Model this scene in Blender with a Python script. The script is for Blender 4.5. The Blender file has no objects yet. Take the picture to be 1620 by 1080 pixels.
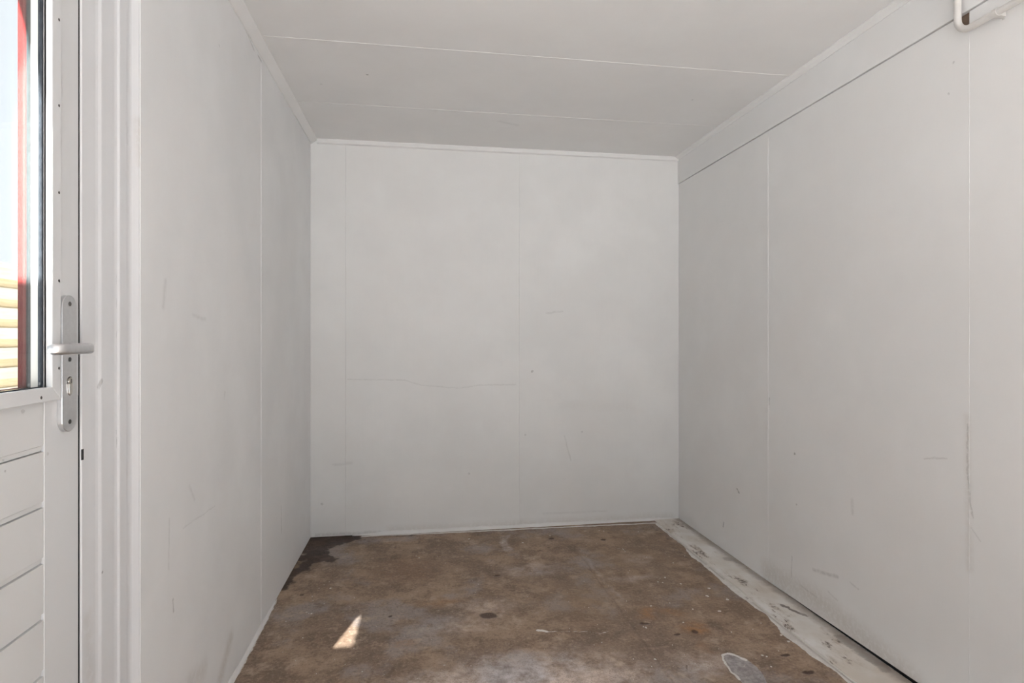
import bpy, bmesh, math, random
import numpy as np
from mathutils import Vector
random.seed(7)
rng = np.random.default_rng(5)
sc = bpy.context.scene
C = sc.collection

# ------------------------------------------------------------------ camera, sky, sun, exposure
FPX, YAW, CY, CAMH = 912.6, 0.1544, 532.6, 1.15
cam_d = bpy.data.cameras.new('camera')
cam = bpy.data.objects.new('camera', cam_d); C.objects.link(cam)
cam.location = (0, 0, CAMH)
cam.rotation_euler = (math.pi / 2, 0, -YAW)
cam_d.sensor_width = 36.0
cam_d.lens = FPX * 36.0 / 1620.0
cam_d.shift_y = (CY - 540.0) / 1620.0
cam_d.clip_start = 0.02
sc.camera = cam

world = bpy.data.worlds.new('sky'); sc.world = world
world.use_nodes = True
bg = world.node_tree.nodes['Background']
bg.inputs[0].default_value = (0.87, 0.935, 1.0, 1)
bg.inputs[1].default_value = 2.6

SUN = Vector((0.252, 0.876, -1.0))
sun_d = bpy.data.lights.new('sun', 'SUN')
sun_d.energy = 275.0; sun_d.angle = math.radians(0.5); sun_d.color = (1.0, 0.978, 0.95)
sun = bpy.data.objects.new('sun', sun_d); C.objects.link(sun)
sun.rotation_euler = SUN.to_track_quat('-Z', 'Y').to_euler()
sun.location = (-3, -6, 9)

sc.view_settings.view_transform = 'Standard'
sc.view_settings.look = 'None'
sc.view_settings.gamma = 1.0
sc.view_settings.use_curve_mapping = False
sc.view_settings.exposure = -1.03

# ------------------------------------------------------------------ room dimensions (metres)
XL, XR, YB, ZC = -0.6306, 1.5996, 3.4375, 2.28
YF = -1.7            # open front of the shed, behind the camera
ZT = 2.255           # foot of the ceiling battens
ZF = 2.115           # foot of the board above the right wall

def ray(u, v):
    r = (u - 810.0) / FPX; z = (CY - v) / FPX; c, s = math.cos(YAW), math.sin(YAW)
    return np.array([s + r * c, c - r * s, z])
O = np.array([0, 0, CAMH])
def on_floor(u, v, z=0.0):
    d = ray(u, v); return O + d * (z - CAMH) / d[2]
def on_x(u, v, X):
    d = ray(u, v); return O + d * X / d[0]
def on_y(u, v, Y):
    d = ray(u, v); return O + d * Y / d[1]
def col(r, g, b):
    f = lambda c: (c / 255 / 12.92) if c / 255 <= 0.04045 else ((c / 255 + 0.055) / 1.055) ** 2.4
    return (f(r), f(g), f(b), 1.0)

# ------------------------------------------------------------------ node helpers
class NT:
    def __init__(s, name):
        s.m = bpy.data.materials.new(name); s.m.use_nodes = True
        s.t = s.m.node_tree; s.t.nodes.clear()
        s.out = s.n('ShaderNodeOutputMaterial')
    def n(s, typ, **kw):
        nd = s.t.nodes.new(typ)
        for k, v in kw.items(): setattr(nd, k, v)
        return nd
    def put(s, sock, v):
        if isinstance(v, bpy.types.NodeSocket): s.t.links.new(v, sock)
        elif v is not None: sock.default_value = v
    def math(s, op, a, b=None, clamp=False):
        nd = s.n('ShaderNodeMath', operation=op, use_clamp=clamp)
        s.put(nd.inputs[0], a)
        if b is not None: s.put(nd.inputs[1], b)
        return nd.outputs[0]
    def vmath(s, op, a, b=None, out=0):
        nd = s.n('ShaderNodeVectorMath', operation=op)
        s.put(nd.inputs[0], a)
        if b is not None: s.put(nd.inputs['Scale' if op == 'SCALE' else 1], b)
        return nd.outputs[out]
    def pos(s): return s.n('ShaderNodeNewGeometry').outputs['Position']
    def noise(s, vec, scale, detail=4, rough=0.55, sock='Fac'):
        nd = s.n('ShaderNodeTexNoise'); s.put(nd.inputs['Vector'], vec)
        nd.inputs['Scale'].default_value = scale; nd.inputs['Detail'].default_value = detail
        nd.inputs['Roughness'].default_value = rough
        return nd.outputs[sock]
    def ramp(s, fac, lo, hi, a=0.0, b=1.0, smooth=True):
        nd = s.n('ShaderNodeMapRange', interpolation_type='SMOOTHSTEP' if smooth else 'LINEAR')
        s.put(nd.inputs[0], fac)
        for i, v in enumerate((lo, hi, a, b)): s.put(nd.inputs[i + 1], v)
        return nd.outputs[0]
    def mix(s, fac, a, b, mode='MIX'):
        nd = s.n('ShaderNodeMix', data_type='RGBA', blend_type=mode)
        s.put(nd.inputs[0], fac); s.put(nd.inputs[6], a); s.put(nd.inputs[7], b)
        return nd.outputs[2]
    def bsdf(s, color, rough=0.5, metal=0.0, bump=None, bstr=0.2, bdist=0.002, spec=0.5):
        nd = s.n('ShaderNodeBsdfPrincipled')
        s.put(nd.inputs['Base Color'], color); s.put(nd.inputs['Roughness'], rough)
        nd.inputs['Metallic'].default_value = metal
        nd.inputs['Specular IOR Level'].default_value = spec
        if bump is not None:
            b = s.n('ShaderNodeBump'); b.inputs['Strength'].default_value = bstr
            b.inputs['Distance'].default_value = bdist
            s.put(b.inputs['Height'], bump); s.t.links.new(b.outputs[0], nd.inputs['Normal'])
        s.t.links.new(nd.outputs[0], s.out.inputs[0])
        return nd
    def segment(s, P, a, b, w, soft, strength):
        """mask around the line a-b"""
        a = Vector(a); b = Vector(b); d = b - a
        pa = s.vmath('SUBTRACT', P, tuple(a))
        if d.length > 1e-6:
            t = s.math('DIVIDE', s.vmath('DOT_PRODUCT', pa, tuple(d), out=1), d.length_squared, clamp=True)
            pa = s.vmath('SUBTRACT', pa, s.vmath('SCALE', tuple(d), t))
        L = s.vmath('LENGTH', pa, out=1)
        return s.ramp(L, w, w * (1 - soft), 0.0, strength)

def paint(name, color, streak='z', dark=(), tan=(), rough=0.5, mottle=0.05, bstr=0.25, grime=None):
    """white brushed paint; dark / tan are worn marks with their own place: (p, q, width, soft, strength)"""
    k = NT(name); P = k.pos()
    mp = k.n('ShaderNodeMapping'); k.put(mp.inputs[0], P)
    mp.inputs['Scale'].default_value = {'z': (90, 90, 5), 'x': (5, 90, 90), 'y': (90, 5, 90)}[streak]
    brush = k.noise(mp.outputs[0], 1.0, 3, 0.6)
    big = k.noise(P, 1.7, 4, 0.6)
    fine = k.noise(P, 60, 4, 0.65)
    c = k.mix(k.ramp(big, 0.3, 0.72), tuple(x * (1 - mottle) for x in color[:3]) + (1,), tuple(min(1, x * (1 + mottle * 0.6)) for x in color[:3]) + (1,))
    tint = k.noise(k.vmath('ADD', P, (7.1, 3.3, 5.2)), 2.3, 3, 0.5)
    c = k.mix(k.ramp(tint, 0.42, 0.7, 0, 0.35), c, (color[0] * 0.985, color[1] * 0.965, color[2] * 0.955, 1))
    c = k.mix(k.ramp(brush, 0.55, 0.85, 0, 0.10), c, tuple(x * 0.86 for x in color[:3]) + (1,))
    # faint scattered scuffs
    sc1 = k.ramp(k.noise(k.vmath('ADD', P, (1.3, 9.1, 2.2)), 9, 6, 0.75), 0.66, 0.78, 0, 0.22)
    c = k.mix(sc1, c, tuple(x * 0.78 for x in color[:3]) + (1,))
    wob = k.vmath('SCALE', k.vmath('SUBTRACT', k.noise(P, 30, 3, 0.6, 'Color'), (0.5, 0.5, 0.5)), 0.012)
    Pw = k.vmath('ADD', P, wob)
    grit = k.ramp(fine, 0.3, 0.6)
    def total(lst):
        m = None
        for (a, b, w, soft, st) in lst:
            g = k.segment(Pw, a, b, w, soft, st)
            m = g if m is None else k.math('MAXIMUM', m, g)
        return m
    if tan:
        c = k.mix(k.math('MULTIPLY', total(tan), k.ramp(grit, 0, 1, 0.45, 1)), c, col(176, 165, 150))
    if dark:
        c = k.mix(k.math('MULTIPLY', total(dark), k.ramp(grit, 0, 1, 0.35, 0.8)), c, col(96, 90, 84))
    h = k.math('ADD', k.math('MULTIPLY', brush, 0.6), k.math('MULTIPLY', fine, 0.4))
    k.bsdf(c, rough, bump=h, bstr=bstr, bdist=0.0015, spec=0.35)
    return k.m

def simple(name, color, rough=0.5, metal=0.0, noise=0.0, scale=40, bstr=0.1, spec=0.5):
    k = NT(name); P = k.pos()
    n = k.noise(P, scale, 4, 0.6)
    c = k.mix(k.ramp(n, 0.3, 0.7), tuple(x * (1 - noise) for x in color[:3]) + (1,), tuple(min(1, x * (1 + noise)) for x in color[:3]) + (1,))
    k.bsdf(c, rough, metal, bump=n, bstr=bstr, bdist=0.001, spec=spec)
    return k.m

# ------------------------------------------------------------------ mesh helpers
def link(name, me, mat, parent=None, smooth=False):
    o = bpy.data.objects.new(name, me); C.objects.link(o)
    if mat is not None and not me.materials: me.materials.append(mat)
    if parent is not None:
        o.parent = parent
        if parent.type == 'EMPTY': o.location = -Vector(parent.location)
    if smooth:
        for p in me.polygons: p.use_smooth = True
    return o
def from_bm(name, bm, mat, parent=None, smooth=False):
    bmesh.ops.recalc_face_normals(bm, faces=bm.faces)
    me = bpy.data.meshes.new(name); bm.to_mesh(me); bm.free()
    return link(name, me, mat, parent, smooth)
def add_box(bm, x, y, z, bevel=0.0, seg=1):
    r = bmesh.ops.create_cube(bm, size=1.0)
    cx, cy, cz = (x[0] + x[1]) / 2, (y[0] + y[1]) / 2, (z[0] + z[1]) / 2
    for v in r['verts']:
        v.co = Vector((cx + v.co.x * (x[1] - x[0]), cy + v.co.y * (y[1] - y[0]), cz + v.co.z * (z[1] - z[0])))
    if bevel:
        es = list({e for v in r['verts'] for e in v.link_edges})
        bmesh.ops.bevel(bm, geom=es, offset=bevel, segments=seg, affect='EDGES', profile=0.5)
def box(name, x, y, z, mat, parent=None, bevel=0.0, seg=1):
    bm = bmesh.new(); add_box(bm, x, y, z, bevel, seg); return from_bm(name, bm, mat, parent)
def boxes(name, lst, mat, parent=None):
    bm = bmesh.new()
    for b in lst: add_box(bm, *b)
    return from_bm(name, bm, mat, parent)
def prism(name, pts, axis, lo, hi, mat, parent=None, smooth=False, bevel=0):
    """polygon pts in the plane normal to axis, extruded lo..hi. axis z: (x,y); y: (x,z); x: (y,z)"""
    bm = bmesh.new()
    f = {'z': lambda p, t: (p[0], p[1], t), 'y': lambda p, t: (p[0], t, p[1]), 'x': lambda p, t: (t, p[0], p[1])}[axis]
    a = [bm.verts.new(f(p, lo)) for p in pts]; b = [bm.verts.new(f(p, hi)) for p in pts]
    bm.faces.new(a); bm.faces.new(b[::-1])
    n = len(pts)
    for i in range(n): bm.faces.new((a[i], a[(i + 1) % n], b[(i + 1) % n], b[i]))
    if bevel:
        bmesh.ops.recalc_face_normals(bm, faces=bm.faces)
        es = [e for e in bm.edges if (e.verts[0] in a) == (e.verts[1] in a)]
        bmesh.ops.bevel(bm, geom=es, offset=bevel, segments=2, affect='EDGES', profile=0.5)
    return from_bm(name, bm, mat, parent, smooth)
def ring(name, x, yo, zo, yi, zi, mat, parent=None):
    """rectangular frame lying in the plane of the left wall"""
    bm = bmesh.new()
    L = []
    for X in x:
        L.append([bm.verts.new((X, y, z)) for (y, z) in ((yo[0], zo[0]), (yo[1], zo[0]), (yo[1], zo[1]), (yo[0], zo[1]))])
        L.append([bm.verts.new((X, y, z)) for (y, z) in ((yi[0], zi[0]), (yi[1], zi[0]), (yi[1], zi[1]), (yi[0], zi[1]))])
    o0, i0, o1, i1 = L
    for i in range(4):
        j = (i + 1) % 4
        for q in ((o0[i], o0[j], i0[j], i0[i]), (o1[i], o1[j], i1[j], i1[i]), (o0[i], o0[j], o1[j], o1[i]), (i0[i], i0[j], i1[j], i1[i])):
            bm.faces.new(q)
    return from_bm(name, bm, mat, parent)
def sweep(name, path, section, mat, parent=None, up=(0, 0, 1), scales=None, smooth=True):
    """section: list of (side, up) offsets carried along the path, ends capped"""
    bm = bmesh.new(); rows = []
    path = [Vector(p) for p in path]; up = Vector(up)
    for i, p in enumerate(path):
        t = (path[min(i + 1, len(path) - 1)] - path[max(i - 1, 0)]).normalized()
        side = t.cross(up)
        side = side.normalized() if side.length > 1e-5 else Vector((1, 0, 0))
        u2 = side.cross(t).normalized()
        s = scales[i] if scales else 1.0
        rows.append([bm.verts.new(p + side * a * s + u2 * b * s) for (a, b) in section])
    n = len(section)
    for r0, r1 in zip(rows, rows[1:]):
        for i in range(n): bm.faces.new((r0[i], r0[(i + 1) % n], r1[(i + 1) % n], r1[i]))
    bm.faces.new(rows[0]); bm.faces.new(rows[-1][::-1])
    return from_bm(name, bm, mat, parent, smooth)
def disc_prism(name, c, r, axis_x, n, mat, parent=None, z_scale=1.0):
    """short cylinder on the left wall, from x=axis_x[0] to axis_x[1]"""
    pts = [(c[0] + r * math.cos(2 * math.pi * i / n), c[1] + r * z_scale * math.sin(2 * math.pi * i / n)) for i in range(n)]
    return prism(name, pts, 'x', axis_x[0], axis_x[1], mat, parent)
def struct(o, label, cat):
    o['kind'] = 'structure'; o['label'] = label; o['category'] = cat; return o
def thing(name, loc, label, cat):
    o = bpy.data.objects.new(name, None); C.objects.link(o); o.location = loc
    o['label'] = label; o['category'] = cat; return o

# ------------------------------------------------------------------ materials
WHITE = (0.855, 0.853, 0.843, 1)  # back wall base, darkened a little to offset its stronger light
def fw(u, v): return tuple(on_y(u, v, YB))            # points on the back wall
def lw(u, v): return tuple(on_x(u, v, XL))            # left wall
def rw(u, v): return tuple(on_x(u, v, XR))            # right wall
def cw(u, v): return tuple(on_floor(u, v, ZC))        # ceiling
def line(f, pts, w, st, soft=0.6):
    return [(f(*a), f(*b), w, soft, st) for a, b in zip(pts, pts[1:])]
def dot(f, u, v, w, st, soft=0.5): return [(f(u, v), f(u, v), w, soft, st)]

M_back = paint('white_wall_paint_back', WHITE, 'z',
    dark=dot(fw, 842, 587, 0.010, 0.55) + dot(fw, 831, 688, 0.008, 0.3) + dot(fw, 921, 683, 0.007, 0.3)
        + dot(fw, 742, 749, 0.008, 0.3) + dot(fw, 509, 797, 0.009, 0.4)
        + line(fw, [(550, 600), (640, 601), (665, 609), (725, 614), (760, 609), (816, 608)], 0.0042, 0.17)
        + line(fw, [(893, 690), (903, 728)], 0.006, 0.15) + line(fw, [(860, 812), (960, 808)], 0.012, 0.10, 1.0)
        + line(fw, [(528, 735), (556, 732)], 0.012, 0.12) + line(fw, [(865, 495), (890, 492)], 0.008, 0.14)
        + line(fw, [(500, 846), (600, 842)], 0.016, 0.30, 0.9),
    tan=line(fw, [(620, 840), (1060, 818)], 0.05, 0.22, 1.0) + line(fw, [(890, 640), (1000, 645)], 0.05, 0.05, 1.0))
M_left = paint('white_wall_paint_left', (0.895, 0.90, 0.905, 1), 'z', mottle=0.06,
    dark=line(lw, [(445, 800), (445.5, 842)], 0.005, 0.45) + line(lw, [(274, 948), (275, 966)], 0.005, 0.4)
        + line(lw, [(268, 820), (267, 900)], 0.004, 0.18) + line(lw, [(290, 835), (340, 800)], 0.003, 0.14)
        + line(lw, [(262, 445), (258, 485)], 0.014, 0.16, 1.0) + line(lw, [(305, 498), (325, 505)], 0.01, 0.14, 1.0)
        + line(lw, [(300, 770), (308, 790)], 0.01, 0.15, 1.0) + line(lw, [(356, 620), (355, 630)], 0.006, 0.2)
        + dot(lw, 347, 72, 0.006, 0.3) + line(lw, [(388, 45), (402, 80)], 0.006, 0.35) + line(lw, [(408, 88), (414, 98)], 0.006, 0.5),
    tan=line(lw, [(365, 1010), (348, 1075)], 0.045, 0.3, 1.0) + line(lw, [(322, 1060), (300, 1080)], 0.05, 0.2, 1.0))
M_right = paint('white_wall_paint_right', (0.90, 0.895, 0.887, 1), 'z', mottle=0.04,
    dark=dot(rw, 1257, 717, 0.007, 0.75) + line(rw, [(1166, 773), (1169, 779)], 0.006, 0.7)
        + line(rw, [(1145, 826), (1144, 833)], 0.006, 0.6) + dot(rw, 1260, 798, 0.006, 0.5)
        + line(rw, [(1287, 901), (1300, 905), (1325, 912)], 0.011, 0.30, 0.9) + line(rw, [(1267, 926), (1292, 945)], 0.006, 0.18)
        + line(rw, [(1310, 935), (1325, 950)], 0.005, 0.16) + line(rw, [(1345, 921), (1358, 932)], 0.005, 0.2)
        + line(rw, [(1253, 880), (1252, 912)], 0.006, 0.25) + line(rw, [(1530, 670), (1531, 745), (1535, 795), (1539, 818)], 0.004, 0.32)
        + line(rw, [(1537, 835), (1551, 855)], 0.004, 0.18) + line(rw, [(1462, 725), (1498, 725)], 0.004, 0.2)
        + dot(rw, 1508, 99, 0.005, 0.35) + dot(rw, 1500, 149, 0.005, 0.35)
        + line(rw, [(1348, 790), (1349, 812)], 0.012, 0.16, 1.0) + line(rw, [(1217, 630), (1217, 640)], 0.006, 0.3),
    tan=line(rw, [(1215, 905), (1300, 955), (1440, 1078)], 0.09, 0.34, 1.0)
        + line(rw, [(1530, 660), (1534, 900)], 0.02, 0.16, 1.0))
M_ceil = paint('white_ceiling_paint', (0.89, 0.885, 0.878, 1), 'x', mottle=0.04,
    dark=dot(cw, 581, 118, 0.007, 0.9) + dot(cw, 508, 133, 0.007, 0.3) + line(cw, [(790, 192), (818, 198)], 0.02, 0.14, 1.0)
        + dot(cw, 806, 195, 0.006, 0.35) + dot(cw, 1096, 158, 0.006, 0.35))
M_trim = paint('white_trim_paint', (0.88, 0.877, 0.872, 1), 'y', mottle=0.04)
def dj(u, v): return tuple(on_x(u, v, -0.645))
M_frame = paint('white_door_frame_gloss', (0.80, 0.81, 0.83, 1), 'z', rough=0.38, mottle=0.03,
    dark=line(dj, [(183, 680), (182.5, 716)], 0.003, 0.4) + line(dj, [(160, 602), (157, 612)], 0.006, 0.4) + dot(dj, 161, 905, 0.004, 0.6)
        + line(dj, [(183, 410), (183, 540)], 0.002, 0.25) + line(dj, [(128, 210), (129, 330)], 0.003, 0.3) + line(dj, [(197, 195), (198, 225)], 0.008, 0.3, 1.0)
        + line(dj, [(203, 215), (207, 250)], 0.006, 0.4, 1.0),
    tan=line(dj, [(212, 195), (214, 258)], 0.028, 0.55, 1.0) + line(dj, [(140, 980), (145, 1080)], 0.03, 0.2, 1.0))
def dd(u, v): return tuple(on_x(u, v, -0.652))
M_door = paint('white_door_gloss', (0.77, 0.78, 0.79, 1), 'z', rough=0.36, mottle=0.02, bstr=0.12,
    dark=dot(dd, 73, 718, 0.004, 0.5) + dot(dd, 8, 728, 0.004, 0.6) + dot(dd, 7, 745, 0.003, 0.5) + dot(dd, 36, 650, 0.005, 0.3))
M_board = paint('white_door_board_gloss', (0.76, 0.765, 0.765, 1), 'y', rough=0.38, mottle=0.02, bstr=0.12,
    dark=dot(dd, 8, 728, 0.004, 0.6) + dot(dd, 7, 745, 0.003, 0.5) + dot(dd, 36, 650, 0.005, 0.3))
M_caulk = paint('white_filler', (0.82, 0.81, 0.80, 1), 'x', rough=0.6, mottle=0.06, bstr=0.6)
M_pipe = simple('cream_painted_pipe', (0.66, 0.64, 0.615, 1), 0.45, 0, 0.05, 25)
M_alu = simple('satin_aluminium', (0.72, 0.72, 0.73, 1), 0.32, 1.0, 0.03, 120, 0.03)
M_alu2 = simple('polished_lock_metal', (0.62, 0.60, 0.56, 1), 0.22, 1.0, 0.05, 200, 0.05)
M_screw = simple('dark_screw_metal', (0.10, 0.095, 0.09, 1), 0.45, 0.7, 0.2, 300)
M_black = simple('black_rubber_and_gap_shade', (0.012, 0.012, 0.014, 1), 0.7, 0, 0.2, 60)
M_seal = simple('dark_grey_glazing_seal', (0.05, 0.058, 0.07, 1), 0.8, 0, 0.2, 60, 0.05, 0.1)
M_teal = simple('grey_green_glazing_seal', (0.009, 0.0155, 0.0175, 1), 0.8, 0, 0.15, 60, 0.05, 0.08)
M_red = simple('red_outside_paint', (0.10, 0.0065, 0.006, 1), 0.8, 0, 0.1, 30, 0.05, 0.08)
M_wood = simple('bare_brown_timber', (0.16, 0.11, 0.08, 1), 0.8, 0, 0.3, 25, 0.4)
M_roof = simple('dark_roofing_felt', (0.05, 0.05, 0.052, 1), 0.9, 0, 0.3, 30, 0.4)
M_pave = simple('dark_grey_paving', (0.135, 0.141, 0.148, 1), 0.85, 0, 0.18, 9, 0.3)  # kept dark and cool to limit sunlight bounced indoors

def spacer_material():
    k = NT('perforated_spacer_metal'); P = k.pos()
    mp = k.n('ShaderNodeMapping'); k.put(mp.inputs[0], P); mp.inputs['Scale'].default_value = (420, 420, 420)
    w = k.n('ShaderNodeTexVoronoi'); w.inputs['Scale'].default_value = 1.0; w.inputs['Randomness'].default_value = 0.0
    k.put(w.inputs['Vector'], mp.outputs[0])
    d = k.ramp(w.outputs['Distance'], 0.26, 0.34)
    k.bsdf(k.mix(d, (0.45, 0.45, 0.44, 1), (0.84, 0.82, 0.76, 1)), 0.45, 0.0)
    return k.m
M_spacer = spacer_material()

def glass_material():
    k = NT('clear_window_glass')
    lwt = k.n('ShaderNodeLayerWeight'); lwt.inputs['Blend'].default_value = 0.5
    fr = k.math('ADD', 0.04, k.math('MULTIPLY', 0.96, k.math('POWER', lwt.outputs['Facing'], 5.0)))
    tr = k.n('ShaderNodeBsdfTransparent'); tr.inputs[0].default_value = (0.985, 0.992, 0.99, 1)
    gl = k.n('ShaderNodeBsdfGlossy'); gl.inputs['Roughness'].default_value = 0.01
    mx = k.n('ShaderNodeMixShader')
    k.t.links.new(fr, mx.inputs[0]); k.t.links.new(tr.outputs[0], mx.inputs[1]); k.t.links.new(gl.outputs[0], mx.inputs[2])
    k.t.links.new(mx.outputs[0], k.out.inputs[0])
    return k.m
M_glass = glass_material()

def floor_material():
    k = NT('stained_concrete'); P = k.pos()
    def attr(n): 
        a = k.n('ShaderNodeAttribute'); a.attribute_name = n
        s = k.n('ShaderNodeSeparateColor'); k.put(s.inputs[0], a.outputs['Color'])
        return s.outputs[0], s.outputs[1], s.outputs[2], a.outputs['Alpha']
    damp, white, rust, dust = attr('wear_a')
    hole, grey, tone, groove = attr('wear_b')
    n1 = k.noise(P, 1.6, 6, 0.62); n2 = k.noise(k.vmath('ADD', P, (4, 2, 0)), 5.5, 7, 0.68)
    n3 = k.noise(P, 38, 5, 0.7); n4 = k.noise(P, 190, 3, 0.6)
    n5 = k.noise(k.vmath('ADD', P, (11, 5, 0)), 2.6, 5, 0.6); n6 = k.noise(k.vmath('ADD', P, (1, 15, 0)), 13, 6, 0.7)
    n7 = k.noise(k.vmath('ADD', P, (21, 3, 0)), 7.5, 8, 0.72); n8 = k.noise(k.vmath('ADD', P, (31, 8, 0)), 85, 4, 0.7)
    c = k.mix(k.ramp(n2, 0.38, 0.62), col(118, 98, 82), col(162, 140, 120))
    c = k.mix(k.ramp(n1, 0.47, 0.60, 0, 0.7), c, col(120, 103, 90))
    c = k.mix(k.ramp(n5, 0.52, 0.64, 0, 0.6), c, col(154, 147, 146))
    c = k.mix(k.ramp(n7, 0.54, 0.66, 0, 0.55), c, col(190, 170, 150))
    c = k.mix(k.ramp(n7, 0.45, 0.33, 0, 0.6), c, col(96, 77, 64))
    c = k.mix(k.ramp(n6, 0.53, 0.68, 0, 0.45), c, col(180, 158, 138))
    c = k.mix(k.ramp(n6, 0.46, 0.32, 0, 0.5), c, col(98, 79, 66))
    c = k.mix(k.ramp(n8, 0.52, 0.68, 0, 0.40), c, col(186, 166, 146))
    c = k.mix(k.ramp(n8, 0.47, 0.33, 0, 0.45), c, col(90, 72, 60))
    def edge(mask, lo=0.38, hi=0.62, amt=0.5):
        return k.ramp(k.math('ADD', mask, k.math('MULTIPLY', k.math('SUBTRACT', n3, 0.5), amt)), lo, hi)
    # tone: 0.5 neutral, above = browner slab on the right of the joint
    c = k.mix(k.math('MULTIPLY', k.ramp(tone, 0.5, 1.0), 0.42), c, col(149, 125, 101))
    dustm = k.math('MULTIPLY', k.math('MULTIPLY', dust, k.ramp(n6, 0.34, 0.62, 0.25, 1.0)), k.ramp(k.math('ADD', n3, k.math('MULTIPLY', n4, 0.6)), 0.62, 0.92, 0.45, 1.0))
    c = k.mix(dustm, c, k.mix(k.ramp(n5, 0.42, 0.6), col(232, 216, 206), col(216, 211, 212)))
    c = k.mix(k.math('MULTIPLY', rust, k.ramp(n3, 0.3, 0.65, 0.3, 1.0)), c, col(170, 124, 80))
    c = k.mix(k.math('MULTIPLY', edge(grey), 0.95), c, k.mix(k.ramp(n3, 0.35, 0.65), col(134, 129, 130), col(173, 168, 168)))
    c = k.mix(k.math('MULTIPLY', edge(damp, 0.25, 0.85, 1.1), 0.9), c, k.mix(k.ramp(n6, 0.4, 0.7), col(40, 30, 27), col(78, 61, 52)))
    c = k.mix(k.math('MULTIPLY', edge(hole, 0.25, 0.70, 0.9), 0.85), c, col(69, 51, 44))
    c = k.mix(k.math('MULTIPLY', edge(white, 0.40, 0.60, 0.55), 0.95), c, k.mix(k.ramp(n6, 0.35, 0.7), col(214, 210, 206), col(234, 232, 228)))
    c = k.mix(k.math('MULTIPLY', groove, k.ramp(n6, 0.35, 0.6, 0.25, 0.8)), c, col(92, 74, 64))
    # speckle of the aggregate
    c = k.mix(k.ramp(n4, 0.58, 0.75, 0, 0.30), c, col(191, 172, 153))
    c = k.mix(k.ramp(n4, 0.42, 0.26, 0, 0.40), c, col(80, 64, 56))
    h = k.math('ADD', k.math('MULTIPLY', n3, 0.6), k.math('MULTIPLY', n4, 0.5))
    h = k.math('SUBTRACT', h, k.math('MULTIPLY', hole, 1.5))
    rough = k.ramp(n2, 0.3, 0.7, 0.55, 0.75)
    k.bsdf(c, rough, bump=h, bstr=0.45, bdist=0.002, spec=0.35)
    return k.m

def strip_material():
    k = NT('worn_white_painted_sill'); P = k.pos()
    mp = k.n('ShaderNodeMapping'); k.put(mp.inputs[0], P); mp.inputs['Scale'].default_value = (14, 5, 14)
    n1 = k.noise(mp.outputs[0], 1.0, 7, 0.7); n2 = k.noise(P, 55, 5, 0.7); n3 = k.noise(P, 3.2, 5, 0.6)
    c = k.mix(k.ramp(n3, 0.35, 0.65), col(232, 230, 227), col(212, 204, 194))
    c = k.mix(k.ramp(n1, 0.50, 0.66, 0, 0.75), c, col(190, 177, 164))
    c = k.mix(k.math('MULTIPLY', k.ramp(n1, 0.56, 0.62), k.ramp(n2, 0.45, 0.6)), c, col(112, 102, 95))
    wob = k.vmath('SCALE', k.vmath('SUBTRACT', k.noise(P, 25, 4, 0.7, 'Color'), (0.5, 0.5, 0.5)), 0.05)
    Pw = k.vmath('ADD', P, wob)
    m = None
    for (a, b, w, st) in (((1236, 958), (1262, 970), 0.012, 0.9), ((1262, 970), (1278, 976), 0.010, 0.7), ((1330, 1010), (1400, 1060), 0.03, 0.5), ((1150, 885), (1180, 893), 0.03, 0.4)):
        g = k.segment(Pw, tuple(on_floor(*a)), tuple(on_floor(*b)), w, 0.5, st)
        m = g if m is None else k.math('MAXIMUM', m, g)
    c = k.mix(m, c, col(118, 108, 102))
    # browner along the foot of the wall
    x = k.n('ShaderNodeSeparateXYZ'); k.put(x.inputs[0], Pw)
    c = k.mix(k.ramp(x.outputs[0], 1.545, 1.59, 0, 0.6), c, col(132, 120, 110))
    k.bsdf(c, 0.6, bump=k.math('ADD', n1, n2), bstr=0.4, bdist=0.002, spec=0.3)
    return k.m

def plank_material(name, c0, c1):
    k = NT(name); P = k.pos()
    mp = k.n('ShaderNodeMapping'); k.put(mp.inputs[0], P); mp.inputs['Scale'].default_value = (40, 2.5, 40)
    g = k.noise(mp.outputs[0], 1.0, 5, 0.6); b = k.noise(P, 3, 3, 0.5)
    c = k.mix(k.ramp(g, 0.3, 0.7), c0, c1)
    c = k.mix(k.ramp(b, 0.5, 0.75, 0, 0.4), c, tuple(x * 0.8 for x in c0[:3]) + (1,))
    k.bsdf(c, 0.75, bump=g, bstr=0.3)
    return k.m
M_plank1 = plank_material('pale_fence_wood', (0.62, 0.53, 0.40, 1), (0.74, 0.65, 0.52, 1))
M_plank2 = plank_material('yellow_fence_wood', (0.52, 0.39, 0.20, 1), (0.66, 0.52, 0.31, 1))

# ------------------------------------------------------------------ floor: concrete slab with mapped stains
def smooth(d, w):            # 1 inside (d<0) fading to 0 at d=w
    t = np.clip(0.5 - d / (2 * w), 0, 1); return t * t * (3 - 2 * t)
def vnoise(X, Y, scale, seed):
    r = np.random.default_rng(seed); G = r.random((256, 256))
    x, y = X * scale + 40.3, Y * scale + 40.7
    i, j = np.floor(x).astype(int), np.floor(y).astype(int); a, b = x - i, y - j
    a, b = a * a * (3 - 2 * a), b * b * (3 - 2 * b); i %= 255; j %= 255
    return (G[i, j] * (1 - a) + G[i + 1, j] * a) * (1 - b) + (G[i, j + 1] * (1 - a) + G[i + 1, j + 1] * a) * b
def fbm(X, Y, scale, seed, octs=4):
    t = 0; w = 0
    for o in range(octs): t = t + vnoise(X, Y, scale * 2 ** o, seed + o) * 0.55 ** o; w += 0.55 ** o
    return t / w - 0.5
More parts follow.
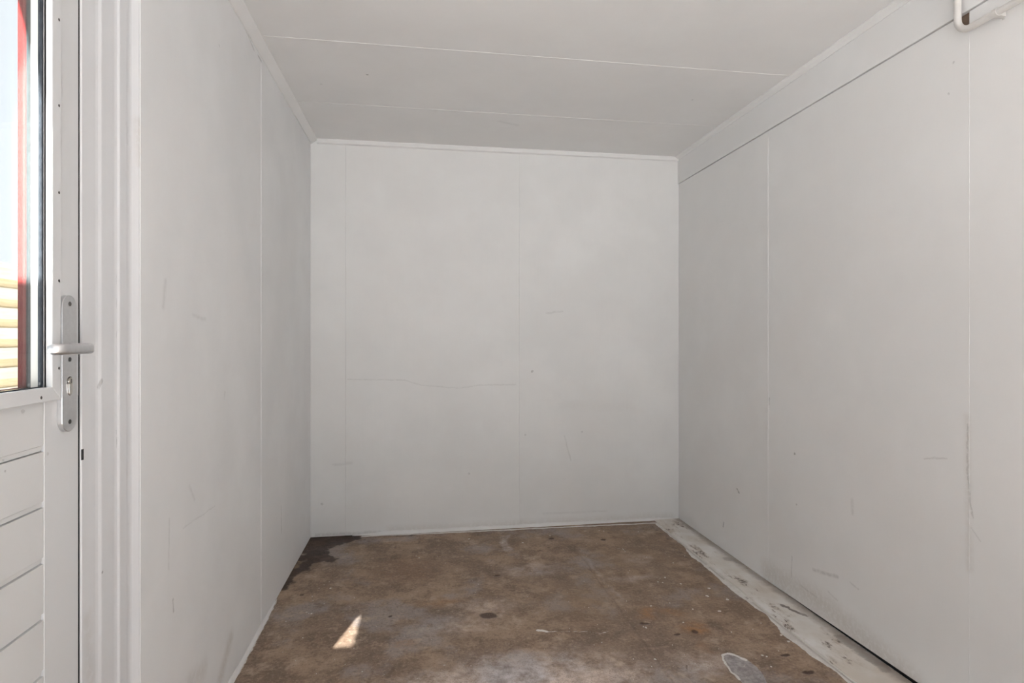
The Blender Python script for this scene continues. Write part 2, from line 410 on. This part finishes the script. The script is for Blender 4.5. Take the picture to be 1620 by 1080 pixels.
class Field:
    def __init__(s, X, Y, warp=0.0, scale=9.0):
        s.X = X + warp * 2 * fbm(X, Y, scale, 11); s.Y = Y + warp * 2 * fbm(X, Y, scale, 31)
    def seg(s, a, b):
        ax, ay, bx, by = a[0], a[1], b[0], b[1]
        dx, dy = bx - ax, by - ay; L = dx * dx + dy * dy + 1e-12
        t = np.clip(((s.X - ax) * dx + (s.Y - ay) * dy) / L, 0, 1)
        return np.hypot(s.X - ax - t * dx, s.Y - ay - t * dy)
    def line(s, px, w, soft):
        p = [on_floor(*q)[:2] for q in px]
        d = np.min([s.seg(a, b) for a, b in zip(p, p[1:])], axis=0)
        return smooth(d - w, soft)
    def poly(s, px, soft, world=False):
        p = [q if world else on_floor(*q)[:2] for q in px]; n = len(p)
        d = np.min([s.seg(p[i], p[(i + 1) % n]) for i in range(n)], axis=0)
        ins = np.zeros_like(s.X, dtype=bool)
        for i in range(n):
            (x1, y1), (x2, y2) = p[i], p[(i + 1) % n]
            if y1 == y2: continue
            cr = ((y1 > s.Y) != (y2 > s.Y)) & (s.X < (x2 - x1) * (s.Y - y1) / (y2 - y1) + x1)
            ins ^= cr
        return smooth(np.where(ins, -d, d), soft)
    def blob(s, u, v, rx, ry, soft=1.0):
        """rx, ry: half sizes in metres across and along the room"""
        p = on_floor(u, v)
        d = np.hypot((s.X - p[0]) / rx, (s.Y - p[1]) / ry)
        t = np.clip((1 - d) / soft, 0, 1); return t * t * (3 - 2 * t)

def build_floor():
    xs = np.arange(XL - 0.03, XR + 0.031, 0.0062)
    ys = np.concatenate([np.linspace(YF, 1.72, 12), np.arange(1.735, YB + 0.03, 0.0062)])
    nx, ny = len(xs), len(ys)
    X, Y = np.meshgrid(xs, ys)
    F = Field(X, Y, 0.035, 11.0); W = Field(X, Y, 0.008, 22.0); D = Field(X, Y, 0.075, 14.0)
    mx = np.maximum
    damp = D.poly([(484, 856), (500, 846), (606, 845), (560, 853), (522, 868), (530, 884), (496, 893), (470, 915), (462, 928), (436, 940)], 0.03)
    damp = mx(damp, F.line([(490, 851), (600, 848), (720, 842)], 0.006, 0.014))
    damp = mx(damp, 0.55 * F.line([(1010, 838), (1035, 834), (1090, 885)], 0.02, 0.05))
    white = W.poly([(1040, 824), (1037, 829), (1061, 848.5), (1081.5, 863), (1094, 880), (1111, 893), (1130, 909.6), (1148, 924), (1167, 941),
                    (1193, 959.6), (1210, 970), (1223, 984), (1239, 1004), (1283, 1036), (1323, 1064), (1360, 1095), (1480, 1095), (1200, 900), (1080, 820)], 0.006)
    white = mx(white, 0.9 * W.line([(498, 851.5), (620, 846), (800, 838), (1040, 827)], 0.010, 0.008) * (X > -0.35))
    white = mx(white, W.line([(436, 950), (400, 1020), (366, 1082)], 0.008, 0.010) * 0.75)
    # flake with a white rim
    rim = [(1144, 1033), (1151, 1031), (1168, 1036), (1186, 1045), (1199, 1055), (1207, 1066), (1216, 1090), (1186, 1090), (1168, 1072), (1155, 1060)]
    grey = W.poly(rim, 0.006)
    white = mx(white, 0.95 * W.line([(1172, 1074), (1157, 1062), (1145, 1044), (1144, 1035), (1151, 1032), (1166, 1036.5), (1180, 1043)], 0.005, 0.007))
    # pale streaks and scraps of plaster
    white = mx(white, 0.95 * W.line([(850, 997), (866, 998)], 0.007, 0.005))
    white = mx(white, 0.66 * W.line([(868, 998), (895, 999), (930, 999), (950, 1002), (968, 997)], 0.004, 0.006))
    white = mx(white, 0.6 * W.line([(775, 900), (805, 897)], 0.003, 0.005))
    white = mx(white, 0.66 * W.line([(973, 868), (985, 867), (992, 873)], 0.004, 0.005))
    white = mx(white, 0.62 * W.line([(745, 968), (765, 962)], 0.003, 0.005))
    dust = 1.0 * F.blob(850, 1095, 0.62, 0.34, 0.85) 
    dust = mx(dust, 0.85 * F.blob(705, 1080, 0.28, 0.14)); dust = mx(dust, 0.8 * F.blob(960, 1075, 0.3, 0.16))
    dust = mx(dust, 0.55 * F.blob(1110, 1050, 0.22, 0.14)); dust = mx(dust, 0.45 * F.blob(765, 962, 0.20, 0.14))
    dust = mx(dust, 0.40 * F.blob(1000, 915, 0.20, 0.05)); dust = mx(dust, 0.35 * F.blob(845, 900, 0.25, 0.12))
    dust = mx(dust, 0.30 * F.blob(1010, 885, 0.12, 0.12)); dust = mx(dust, 0.35 * F.blob(720, 990, 0.3, 0.12))
    dust = mx(dust, 0.42 * F.poly([(796, 847), (805, 846), (809, 872), (793, 873)], 0.012))
    dust = mx(dust, 0.30 * F.line([(918, 872), (952, 915), (985, 950)], 0.004, 0.014))
    rust = 0.8 * F.blob(1022, 968, 0.085, 0.07); rust = mx(rust, 0.5 * F.blob(1065, 968, 0.08, 0.06))
    rust = mx(rust, 0.85 * F.blob(1097, 994, 0.09, 0.07)); rust = mx(rust, 0.3 * F.blob(1113, 1022, 0.06, 0.04))
    rust = mx(rust, 0.4 * F.blob(640, 1015, 0.06, 0.04)); rust = mx(rust, 0.4 * F.blob(700, 952, 0.14, 0.06)); rust = mx(rust, 0.25 * F.blob(640, 900, 0.3, 0.25))
    hole = W.blob(773, 973, 0.056, 0.042, 0.8)
    for (u, v, a, b) in ((872, 851, 0.022, 0.020), (954, 853, 0.022, 0.020), (786, 910, 0.020, 0.014), (1100, 998, 0.018, 0.020), (1072, 1002, 0.022, 0.010),
                         (1019, 985, 0.030, 0.012), (478, 940, 0.012, 0.012), (617, 974, 0.010, 0.010), (1243, 1035, 0.030, 0.010), (1278, 1062, 0.030, 0.014), (867, 866, 0.012, 0.010)):
        hole = mx(hole, W.blob(u, v, a * 1.15, b * 1.25, 0.8))
    hole = mx(hole, 0.75 * F.line([(1078, 1058), (1086, 1050)], 0.003, 0.005))
    groove = 0.7 * W.line([(905, 860), (1000, 990), (1068, 1084)], 0.002, 0.006) * np.clip((3.1 - Y) * 3, 0, 1)
    groove = mx(groove, 0.8 * W.line([(1000, 988), (1046, 1052)], 0.003, 0.007))
    groove = mx(groove, 0.8 * smooth(np.abs(X - 1.4205 - 0.006 * np.sin(2.2 * Y)) - 0.0035, 0.005) * (Y < 3.25) * (fbm(X, Y, 5.0, 77) > -0.12))
    tone = np.where(X > 0.824, 0.70, 0.5) 
    tone = mx(tone, 0.5 + 0.4 * F.blob(930, 950, 0.35, 0.45)); tone = mx(tone, 0.5 + 0.45 * F.blob(1000, 880, 0.4, 0.3))
    tone = tone * np.clip((Y - 1.75) * 2, 0.6, 1) + 0.0
    Z = -0.004 * hole - 0.0025 * groove - 0.003 * grey + 0.0008 * np.sin(3.1 * X + 1) * np.cos(2.7 * Y)
    verts = np.stack([X.ravel(), Y.ravel(), Z.ravel()], 1)
    idx = np.arange(nx * ny).reshape(ny, nx)
    quads = np.stack([idx[:-1, :-1].ravel(), idx[:-1, 1:].ravel(), idx[1:, 1:].ravel(), idx[1:, :-1].ravel()], 1)
    me = bpy.data.meshes.new('floor')
    me.vertices.add(len(verts)); me.vertices.foreach_set('co', verts.ravel())
    nq = len(quads)
    me.loops.add(nq * 4); me.loops.foreach_set('vertex_index', quads.ravel())
    me.polygons.add(nq); me.polygons.foreach_set('loop_start', np.arange(nq) * 4); me.polygons.foreach_set('loop_total', np.full(nq, 4))
    me.update(); me.validate()
    for nm, ch in (('wear_a', (damp, white, rust, dust)), ('wear_b', (hole, grey, tone, groove))):
        a = me.attributes.new(nm, 'FLOAT_COLOR', 'POINT')
        a.data.foreach_set('color', np.stack([c.ravel() for c in ch], 1).astype(np.float32).ravel())
    return struct(link('floor', me, floor_material(), smooth=True), 'brown stained bare concrete floor with a damp dark corner', 'floor')
floor = build_floor()
box('slab', (XL - 0.09, XR + 0.09), (YF, YB + 0.09), (-0.12, -0.012), M_pave, floor)

# flecks of spilt paint stuck to the concrete
def flecks():
    bm = bmesh.new()
    known = [(742, 852, 5), (827, 858, 5), (795, 858, 3), (663, 882, 5), (549, 875, 3), (523, 930, 6), (485, 968, 5), (493, 970, 5), (521, 920, 3), (494, 943, 3),
             (703, 1052, 8), (573, 1062, 6), (386, 1068, 6), (660, 1073, 4), (733, 1052, 4), (745, 1053, 4), (683, 1012, 4), (722, 1029, 3), (1030, 958, 5), (1096, 963, 4),
             (1138, 966, 8), (1077, 923, 5), (1122, 930, 6), (1119, 942, 6), (1151, 948, 7), (1041, 920, 4), (1236, 1004, 7), (1248, 1014, 8), (952, 1016, 4), (1002, 1042, 4),
             (1036, 1042, 6), (1031, 1054, 4), (1206, 1036, 7), (1213, 1038, 6), (1220, 1054, 5), (1052, 913, 4), (1010, 841, 4), (955, 840, 5), (948, 839, 4), (925, 840, 4),
             (870, 847, 4), (757, 924, 4), (835, 944, 3), (786, 945, 3), (1081, 984, 4), (1022, 992, 6), (1018, 991, 5), (1065, 890, 4), (1023, 881, 4), (940, 1020, 3), (560, 1025, 4)]
    for i in range(110):
        u = random.uniform(430, 1240); v = random.uniform(845, 1078)
        known.append((u, v, random.choice((1.6, 2, 2.4, 3))))
    for (u, v, s) in known:
        p = on_floor(u, v)
        if abs(u - 773) < 18 and abs(v - 973) < 9: continue
        if p[0] < XL + 0.04 or p[0] > 1.38 or p[1] > YB - 0.03: continue
        d = p[1] * math.cos(YAW) + p[0] * math.sin(YAW)
        r = 0.5 * s * d / FPX * 0.9; n = 7; a0 = random.uniform(0, 6)
        e = random.uniform(0.7, 1.4)
        rim = []
        for k in range(n):
            t = a0 + 2 * math.pi * k / n; q = r * random.uniform(0.7, 1.15)
            rim.append(bm.verts.new((p[0] + q * math.cos(t), p[1] + q * e * math.sin(t), -0.001)))
        top = bm.verts.new((p[0], p[1], 0.0022))
        for k in range(n): bm.faces.new((rim[k], rim[(k + 1) % n], top))
    o = from_bm('paint_fleck', bm, simple('dried_paint', (0.66, 0.62, 0.57, 1), 0.6, 0, 0.15, 60), floor)
    o['kind'] = 'stuff'; return o
flecks()

# ------------------------------------------------------------------ walls, ceiling
PT = 0.010   # wall panel thickness
wall_back = struct(boxes('wall_back', [((XL - 0.09, XR + 0.09), (YB + PT, YB + 0.09), (0, 2.40))], M_wood), 'white painted board wall at the far end of the room', 'wall')
for x0, x1 in ((XL - 0.01, -0.436), (-0.436, 0.581), (0.581, XR + 0.010)):
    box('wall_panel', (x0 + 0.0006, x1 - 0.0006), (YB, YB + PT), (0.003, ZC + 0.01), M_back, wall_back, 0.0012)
wall_left = struct(boxes('wall_left', [((XL - 0.09, XL - PT), (1.43, YB + 0.01), (0, 2.40)),
                                       ((XL - 0.09, XL - PT), (0.24, 1.43), (2.12, 2.40)),
                                       ((XL - 0.09, XL - PT), (YF, 0.24), (0, 2.40))], M_wood), 'white painted board wall beside the glazed door', 'wall')
for y0, y1, z0 in ((1.420, 2.41, 0.003), (2.41, YB, 0.003), (YF, 0.205, 0.003), (0.205, 1.418, 2.13)):
    box('wall_panel', (XL - PT, XL), (y0 + 0.0006, y1 - 0.0006), (z0, ZC + 0.01), M_left, wall_left, 0.0012)
wall_right = struct(boxes('wall_right', [((XR + 0.035, XR + 0.09), (YF, YB + 0.09), (0, 2.40)),
                                         ((XR + PT, XR + 0.035), (YF, YB), (2.02, 2.40)), ((XR + PT, XR + 0.035), (YF, YB), (0.3, 0.4))], M_wood),
                    'white painted board wall with vertical seams and dirty foot', 'wall')
# panels hang a little clear of the floor; the gap widens towards the open front
def right_panel(y0, y1, zb0, zb1, notch=False):
    top = ZF - 0.003
    pts = [(y0, zb0), (y1, zb1), (y1, top)]
    pts += [(y0 + 0.048, top), (y0, top - 0.060)] if notch else [(y0, top)]
    return prism('wall_panel', pts, 'x', XR, XR + PT, M_right, wall_right)
box('gap_shade', (XR + 0.012, XR + 0.0345), (YF, YB - 0.002), (0.0, 0.295), M_black, wall_right)  # black filling that paints in the shade under the panels
right_panel(2.4846, YB - 0.0018, 0.007, 0.0055)
right_panel(1.4796, 2.4834, 0.024, 0.007, True)
right_panel(0.4746, 1.4784, 0.026, 0.024)
right_panel(YF, 0.4734, 0.026, 0.026)

ceiling = struct(boxes('ceiling', [((XL - 0.09, XR + 0.09), (YF, YB + 0.09), (ZC + 0.012, 2.40))], M_wood), 'white painted panel ceiling with thin filled seams', 'ceiling')
cuts = [YB] + [2.895 - 0.61 * k for k in range(8)] + [YF]
for a, b in zip(cuts[1:], cuts):
    box('ceiling_panel', (XL, XR), (a + 0.001, b - 0.001), (ZC, ZC + 0.012), M_ceil, ceiling, 0.0015)
for i, yc in enumerate(cuts[1:-1]):
    w = 0.0045 if i else 0.003
    prism('seam_filler', [(yc - w, ZC + 0.001), (yc - w * 0.4, ZC - 0.0011), (yc + w * 0.4, ZC - 0.0011), (yc + w, ZC + 0.001)], 'x', XL + 0.03, XR - 0.03, M_caulk, ceiling)
# wall seams: a thin ridge of filler
def vseam(name, par, at, z0, z1, axis, mat, hr=0.0013):
    if axis == 'back': pts = [(at - 0.004, YB + 0.001), (at, YB - 0.0016), (at + 0.004, YB + 0.001)]
    elif axis == 'left': pts = [(XL - 0.001, at - 0.004), (XL + 0.0014, at), (XL - 0.001, at + 0.004)]
    else: pts = [(XR + 0.001, at - 0.004), (XR - hr, at), (XR + 0.001, at + 0.004)]
    return prism(name, pts, 'z', z0, z1, mat, par)
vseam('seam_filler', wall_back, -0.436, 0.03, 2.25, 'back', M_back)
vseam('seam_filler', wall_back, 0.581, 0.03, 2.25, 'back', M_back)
vseam('seam_filler', wall_left, 2.41, 0.03, 2.25, 'left', M_left)
vseam('seam_filler', wall_right, 2.484, 0.02, 2.085, 'right', M_right)
vseam('seam_filler', wall_right, 1.479, 0.035, 2.06, 'right', M_right, 0.0005)

# battens round the ceiling
t1 = prism('trim_1', [(XL, ZT), (XL + 0.006, ZT), (XL + 0.036, ZC - 0.004), (XL + 0.036, ZC), (XL, ZC)], 'y', YF, YB, M_trim)
struct(t1, 'flat white batten between the ceiling and the left wall by the door', 'trim')
t2 = prism('trim_2', [(YB, ZT), (YB - 0.004, ZT), (YB - 0.014, ZT + 0.004), (YB - 0.022, ZC - 0.006), (YB - 0.022, ZC), (YB, ZC)], 'x', XL + 0.036, XR - 0.006, M_trim)
struct(t2, 'thin white moulding where the back wall meets the ceiling', 'trim')
t4 = box('trim_4', (XR - 0.006, XR + 0.010), (YF, YB), (ZF, ZC), M_trim, None, 0.001)
struct(t4, 'long white board capping the right wall under the ceiling', 'trim')
xq = XR - 0.006
t3 = prism('trim_3', [(xq, ZC), (xq, ZC - 0.020), (xq - 0.004, ZC - 0.020), (xq - 0.010, ZC - 0.013), (xq - 0.020, ZC - 0.008), (xq - 0.026, ZC - 0.004), (xq - 0.026, ZC)], 'y', YF, YB - 0.022, M_trim)
struct(t3, 'small white cove moulding above the board on the right wall', 'trim')

# foot of the walls
def bead(name, p0, p1, normal, size, amp, mat, label, step=0.02):
    bm = bmesh.new(); p0 = Vector(p0); p1 = Vector(p1); n = Vector(normal)
    m = max(2, int((p1 - p0).length / step)); rows = []; w = 1.0
    for i in range(m + 1):
        p = p0.lerp(p1, i / m); w = 0.7 * w + 0.3 * random.uniform(1 - amp, 1 + amp); s = size * w * min(1.0, 0.15 + i * step / 0.25, 0.15 + (m - i) * step / 0.25)
        rows.append([bm.verts.new(p + n * a * s + Vector((0, 0, b * s))) for a, b in ((0, -0.2), (1.0, -0.2), (0.72, 0.28), (0.35, 0.7), (0.08, 1.25), (0, 1.25))])
    for a, b in zip(rows, rows[1:]):
        for i in range(6): bm.faces.new((a[i], a[(i + 1) % 6], b[(i + 1) % 6], b[i]))
    bm.faces.new(rows[0]); bm.faces.new(rows[-1][::-1])
    o = from_bm(name, bm, mat, None, True); return struct(o, label, 'baseboard')
bead('baseboard_back', (-0.40, YB, 0), (XR - 0.002, YB, 0), (0, -1, 0), 0.013, 0.5, M_caulk, 'uneven white filler bead along the foot of the back wall')
bead('baseboard_left', (XL, 1.43, 0), (XL, 2.66, 0), (1, 0, 0), 0.010, 0.6, M_caulk, 'thin white filler bead along the foot of the left wall')
# raised worn strip beside the right wall
bm = bmesh.new(); rows = []
N = 120
for i in range(N + 1):
    y = YF + (YB - 0.002 - YF) * i / N; e = 1.430 + random.uniform(-0.003, 0.003) + 0.006 * math.sin(2.2 * y)
    rows.append([bm.verts.new(q) for q in ((e, y, -0.004), (e + 0.001, y, 0.0035), (e + 0.004, y, 0.005 + random.uniform(-.0005, .0005)), (1.52, y, 0.005), (XR + 0.003, y, 0.0045), (XR + 0.003, y, -0.004))])
for a, b in zip(rows, rows[1:]):
    for i in range(6): bm.faces.new((a[i], a[(i + 1) % 6], b[(i + 1) % 6], b[i]))
bm.faces.new(rows[0]); bm.faces.new(rows[-1][::-1])
struct(from_bm('trim_5', bm, strip_material()), 'worn white-painted strip on the floor along the right wall', 'floor strip')

# ------------------------------------------------------------------ door frame
def fy(u, X): return on_x(u, CY, X)[1]
prof = [(-0.725, 1.196), (-0.697, 1.196), (-0.697, 1.2245), (-0.6495, 1.2245), (-0.6478, 1.2262)]
prof += [(X, fy(u, X)) for (u, X) in ((151, -0.6475), (155, -0.6466), (160, -0.6444), (161.5, -0.6440), (181, -0.6440), (185, -0.6428), (189, -0.6405), (190.5, -0.6400),
         (200, -0.6400), (202, -0.6408), (205, -0.6408), (208, -0.6396), (214, -0.6358), (219, -0.6325), (221.5, -0.6312))]
prof += [(-0.6308, 1.4195), (-0.6406, 1.4195), (-0.6406, 1.4295), (-0.725, 1.4295)]
frame = prism('trim_6', prof, 'z', 0.0, 2.11, M_frame)
struct(frame, 'white moulded door frame between the glazed door and the wall', 'door frame')
box('frame_head', (-0.725, -0.639), (0.24, 1.43), (2.066, 2.12), M_frame, frame, 0.002)
box('frame_post', (-0.725, -0.639), (0.24, 0.311), (0.0, 2.066), M_frame, frame, 0.002)
box('threshold', (-0.725, -0.652), (0.311, 1.196), (0.0, 0.026), M_frame, frame, 0.002)
box('frame_seal', (-0.6969, -0.6513), (1.2180, 1.2244), (0.03, 2.06), M_black, frame)  # black seal brought forward to stand in for the gap's shade
p = on_x(131, 718, -0.6500)
prism('strike_plate', [(-0.6540, 1.2250), (-0.6481, 1.2250), (-0.6471, 1.2264), (-0.6471, 1.2302), (-0.6490, 1.2306), (-0.6540, 1.2306)], 'z', p[2] - 0.0105, p[2] + 0.0105, M_black, frame)

# ------------------------------------------------------------------ glazed door
D0, D1, DZ0, DZ1 = 0.317, 1.2175, 0.03, 2.062
S0, S1 = 0.417, 1.1175          # between the stiles
GY, GZ = (0.425, 1.122), (1.062, 1.960)   # clear glass opening
OY, OZ = (0.400, 1.147), (1.038, 1.985)   # outside of the glazing beads
door = box('door_1', (-0.690, -0.662), (S0, S1), (0.13, 1.000), M_board)
struct(door, 'white half-glazed door with horizontal boards below the pane', 'door')
box('stile', (-0.692, -0.650), (S1, D1), (DZ0, OZ[0] - 0.0), M_door, door, 0.0008)
prism('stile', [(-0.692, GY[1]), (-0.650, GY[1]), (-0.650, D1), (-0.692, D1)], 'z', OZ[0], DZ1, M_door, door)
box('stile', (-0.692, -0.650), (D0, S0), (DZ0, DZ1), M_door, door, 0.0018)
box('rail', (-0.692, -0.650), (S0, GY[1]), (GZ[1], DZ1), M_door, door)
box('rail', (-0.692, -0.6515), (S0, S1), (1.000, OZ[0] + 0.012), M_door, door)
box('rail', (-0.692, -0.650), (S0, S1), (DZ0, 0.13), M_door, door, 0.0015)
# horizontal boards, each with a broad chamfer along its upper edge
gz = [1.0375] + [0.950 - 0.0975 * k for k in range(9)]
for zt, zb in zip(gz, gz[1:] + [0.13]):
    if zt - zb < 0.01: continue
    f = -0.6509
    lo = zb + 0.0018
    pts = [(-0.662, lo), (f - 0.0035, lo), (f - 0.0030, lo + 0.0080), (f, lo + 0.0100), (f, zt), (-0.662, zt)]
    prism('board', pts, 'y', S0 + 0.001, S1 - 0.001, M_board, door)
# glazing beads: four mitred strips
def bead_strip(corners):
    return prism('glazing_bead', corners, 'x', -0.654, -0.640, M_door, door, bevel=0.0012)
(yo0, yo1), (zo0, zo1), (yi0, yi1), (zi0, zi1) = OY, OZ, GY, GZ
beads = [bead_strip([(yo1, zo0), (yo1, zo1), (yi1, zi1), (yi1, zi0)]), bead_strip([(yo0, zo0), (yo1, zo0), (yi1, zi0), (yi0, zi0)]),
         bead_strip([(yo0, zo1), (yo0, zo0), (yi0, zi0), (yi0, zi1)]), bead_strip([(yo1, zo1), (yo0, zo1), (yi0, zi1), (yi1, zi1)])]
for zc in (1.715, 1.562, 1.407, 1.250, 1.094, 1.868):
    y = on_x(93.3, 500, -0.640)[1]
    disc_prism('screw', (y, zc), 0.0021, (-0.6402, -0.6394), 8, M_screw, beads[0], 1.25)
for y in (1.092, 0.93, 0.77, 0.61, 0.46):
    disc_prism('screw', (y, 1.0465), 0.0023, (-0.6402, -0.6394), 8, M_screw, beads[1], 1.2)
e = 0.0
def gring(name, x, mat, inset=0.0):
    return ring(name, x, (GY[0] - 0.008, GY[1] + 0.008) if False else (GY[0] - 0.0078, GY[1] - 0.0001 + 0.0001), (GZ[0] - 0.008, GZ[1]), (GY[0] + inset, GY[1] - 0.0035 - inset), (GZ[0] + 0.0 + inset, GZ[1] - 0.004 - inset), mat, door)
gring('inner_seal', (-0.660, -0.654), M_seal, 0.0015)
gring('spacer_bar', (-0.672, -0.660), M_spacer)
gring('outer_seal', (-0.679, -0.672), M_teal)
ring('outer_bead', (-0.692, -0.679), (GY[0] - 0.0078, GY[1]), (GZ[0] - 0.008, GZ[1]), (GY[0] + 0.0, GY[1] - 0.0035), (GZ[0], GZ[1] - 0.004), M_red, door)
py, pz = (GY[0] + 0.0017, GY[1] - 0.0052), (GZ[0] + 0.0017, GZ[1] - 0.0057)
box('pane', (-0.6595, -0.6557), py, pz, M_glass, door)
box('pane', (-0.6760, -0.6722), (GY[0] + 0.0002, GY[1] - 0.0037), (GZ[0] + 0.0002, GZ[1] - 0.0042), M_glass, door)
# lock plate
yc, hw = 1.1745, 0.0225
zt_, zb_ = 1.2265, 0.9755
pts = [(yc + hw * math.cos(math.pi * i / 12), zt_ - hw + hw * math.sin(math.pi * i / 12)) for i in range(13)]
pts += [(yc + hw * math.cos(math.pi + math.pi * i / 12), zb_ + hw + hw * math.sin(math.pi + math.pi * i / 12)) for i in range(13)]
plate = prism('lock_plate', pts, 'x', -0.650, -0.641, M_alu, door, bevel=0.0012)
plate['label'] = 'satin aluminium lock plate'
for zc in (1.2105, 1.1085, 0.9940):
    disc_prism('screw', (yc, zc), 0.0042, (-0.6415, -0.6404), 14, M_screw, plate)
def cyl_outline(s):
    r1, r2, n = 0.0078 * s, 0.0048 * s, 12
    zc0, zc1 = 1.0685, 1.0475
    a0 = -math.asin(r2 / r1)
    up = [(yc + r1 * math.cos(a0 + (math.pi - 2 * a0) * i / n), zc0 + r1 * math.sin(a0 + (math.pi - 2 * a0) * i / n)) for i in range(n + 1)]
    dn = [(yc + r2 * math.cos(math.pi + math.pi * i / 8), zc1 + r2 * math.sin(math.pi + math.pi * i / 8)) for i in range(9)]
    return up + dn
prism('cylinder_recess', cyl_outline(1.12), 'x', -0.6415, -0.6406, M_screw, plate)
prism('lock_cylinder', cyl_outline(0.92), 'x', -0.6412, -0.6392, M_alu2, plate)
disc_prism('key_plug', (yc, 1.0685), 0.0052, (-0.640, -0.6384), 16, M_alu2, plate)
box('key_slot', (-0.639, -0.6381), (yc - 0.0006, yc + 0.0006), (1.0645, 1.0725), M_black, plate)
# lever handle: neck, grip and a short return towards the door
zh = 1.1285
def arc(cx, cy, r, a0, a1, n=7): return [(cx + r * math.cos(a0 + (a1 - a0) * i / n), cy + r * math.sin(a0 + (a1 - a0) * i / n), zh) for i in range(n + 1)]
R = math.radians
path = [(-0.641, 1.176, zh), (-0.630, 1.176, zh)] + arc(-0.616, 1.165, 0.011, R(90), R(0)) + [(-0.605, 1.135, zh), (-0.605, 1.110, zh)] \
     + arc(-0.620, 1.094, 0.015, R(0), R(-74)) + [(-0.6215, 1.0782, zh)]
sec = []
for i in range(20):
    t = 2 * math.pi * i / 20; ct, st = math.cos(t), math.sin(t)
    sec.append((0.0075 * math.copysign(abs(ct) ** 0.75, ct), 0.0096 * math.copysign(abs(st) ** 0.62, st)))
sc_ = [1.0] * len(path); sc_[-1] = 0.62; sc_[-2] = 0.92
lever = sweep('lever_handle', path, sec, M_alu, door, scales=sc_)
lever['label'] = 'satin aluminium lever'
disc_prism('rose', (1.176, zh), 0.0105, (-0.6412, -0.6380), 20, M_alu, lever)

# ------------------------------------------------------------------ conduit on the right wall
XP = 1.574; rp = 0.0098
pipe = thing('conduit_pipe', (XP, 1.492, 2.05), 'cream painted conduit bending along the top of the right wall', 'pipe')
cz = 2.049; rb = 0.042
path = [(XP, 1.492, ZC - 0.021), (XP, 1.492, 2.16)] + [(XP, 1.492 - rb + rb * math.cos(R(a)), cz + rb - rb * math.sin(R(a))) for a in range(0, 91, 10)] + [(XP, 1.40, cz), (XP, 1.2, cz), (XP, 0.2, cz), (XP, YF + 0.05, cz)]
circ = [(rp * math.cos(2 * math.pi * i / 16), rp * math.sin(2 * math.pi * i / 16)) for i in range(16)]
sweep('tube', path, circ, M_pipe, pipe, up=(1, 0, 0))
for k, y0 in enumerate((1.375, 0.80, 0.2, -0.5)):
    XW = XR - 0.0019
    pts = [(XW, cz - 0.0115), (XW, cz + 0.0115)]
    pts += [(XP + (rp + 0.0022) * math.cos(R(a)), cz + (rp + 0.0022) * math.sin(R(a))) for a in range(60, 301, 20)]
    clip = prism('pipe_clip', pts, 'y', y0 - 0.007, y0 + 0.007, M_pipe, pipe)
    prism('nail', [(y0 - 0.003, cz - 0.017), (y0 + 0.003, cz - 0.017), (y0 + 0.003, cz - 0.0125), (y0 - 0.003, cz - 0.0125)], 'x', XR - 0.004, XR - 0.0019, M_pipe, pipe)

# ------------------------------------------------------------------ outside: paving, fence, roof edge, added sunshade
struct(box('ground', (-14, 14), (-16, 22), (-0.30, -0.13), M_pave), 'dark grey paving outside the shed', 'paving')
FX = -3.62
fence = thing('fence', (FX, 5.5, -0.13), 'pale wooden garden fence of stacked planks outside the door glass', 'fence')
zz = -0.10; i = 0
while zz < 1.74:
    m = M_plank2 if i % 2 else M_plank1
    off = -0.022 if i % 2 else 0.0
    box('plank', (FX - 0.020 + off, FX + off), (2.0, 11.0), (zz, zz + 0.098), m, fence, 0.003)
    zz += 0.088; i += 1
box('cap_rail', (FX - 0.06, FX + 0.012), (2.0, 11.0), (zz + 0.006, zz + 0.05), M_plank1, fence, 0.004)
for y in (2.05, 4.0, 6.42, 8.2, 10.0):
    box('post', (FX - 0.11, FX - 0.0425), (y - 0.035, y + 0.035), (-0.13, zz + 0.006), M_plank2, fence, 0.004)

# roof with an overhang past the door, and an added unseen sunshade beside it, sized to leave one small sun gap
ZE = 2.42
ex = -0.257 + SUN.x / SUN.z * -1 * -ZE if False else -0.257 - 0.252 * ZE
ey = 2.195 - 0.876 * ZE
roof = box('roof', (ex + 0.012, XR + 0.25), (YF - 1.6, YB + 0.25), (ZE, ZE + 0.09), M_roof)  # long front overhang added to keep sun off the floor inside
struct(roof, 'flat felt roof of the shed', 'roof')
box('fascia_board', (ex, ex + 0.012), (YF - 0.10, YB + 0.25), (ZE, ZE + 0.10), M_red, roof)
added_sunshade = thing('added_sunshade', (-1.9, -1.2, -0.13), 'flat sunshade on posts, added unseen to shape the sun patch', 'added_sunshade')
box('added_sunshade_roof', (-2.9, ex), (-2.2, ey), (ZE, ZE + 0.02), M_roof, added_sunshade)
for (x, y) in ((-2.8, -2.1), (-2.8, ey - 0.1)):
    box('post', (x - 0.045, x + 0.045), (y - 0.045, y + 0.045), (-0.13, ZE), M_plank2, added_sunshade, 0.004)
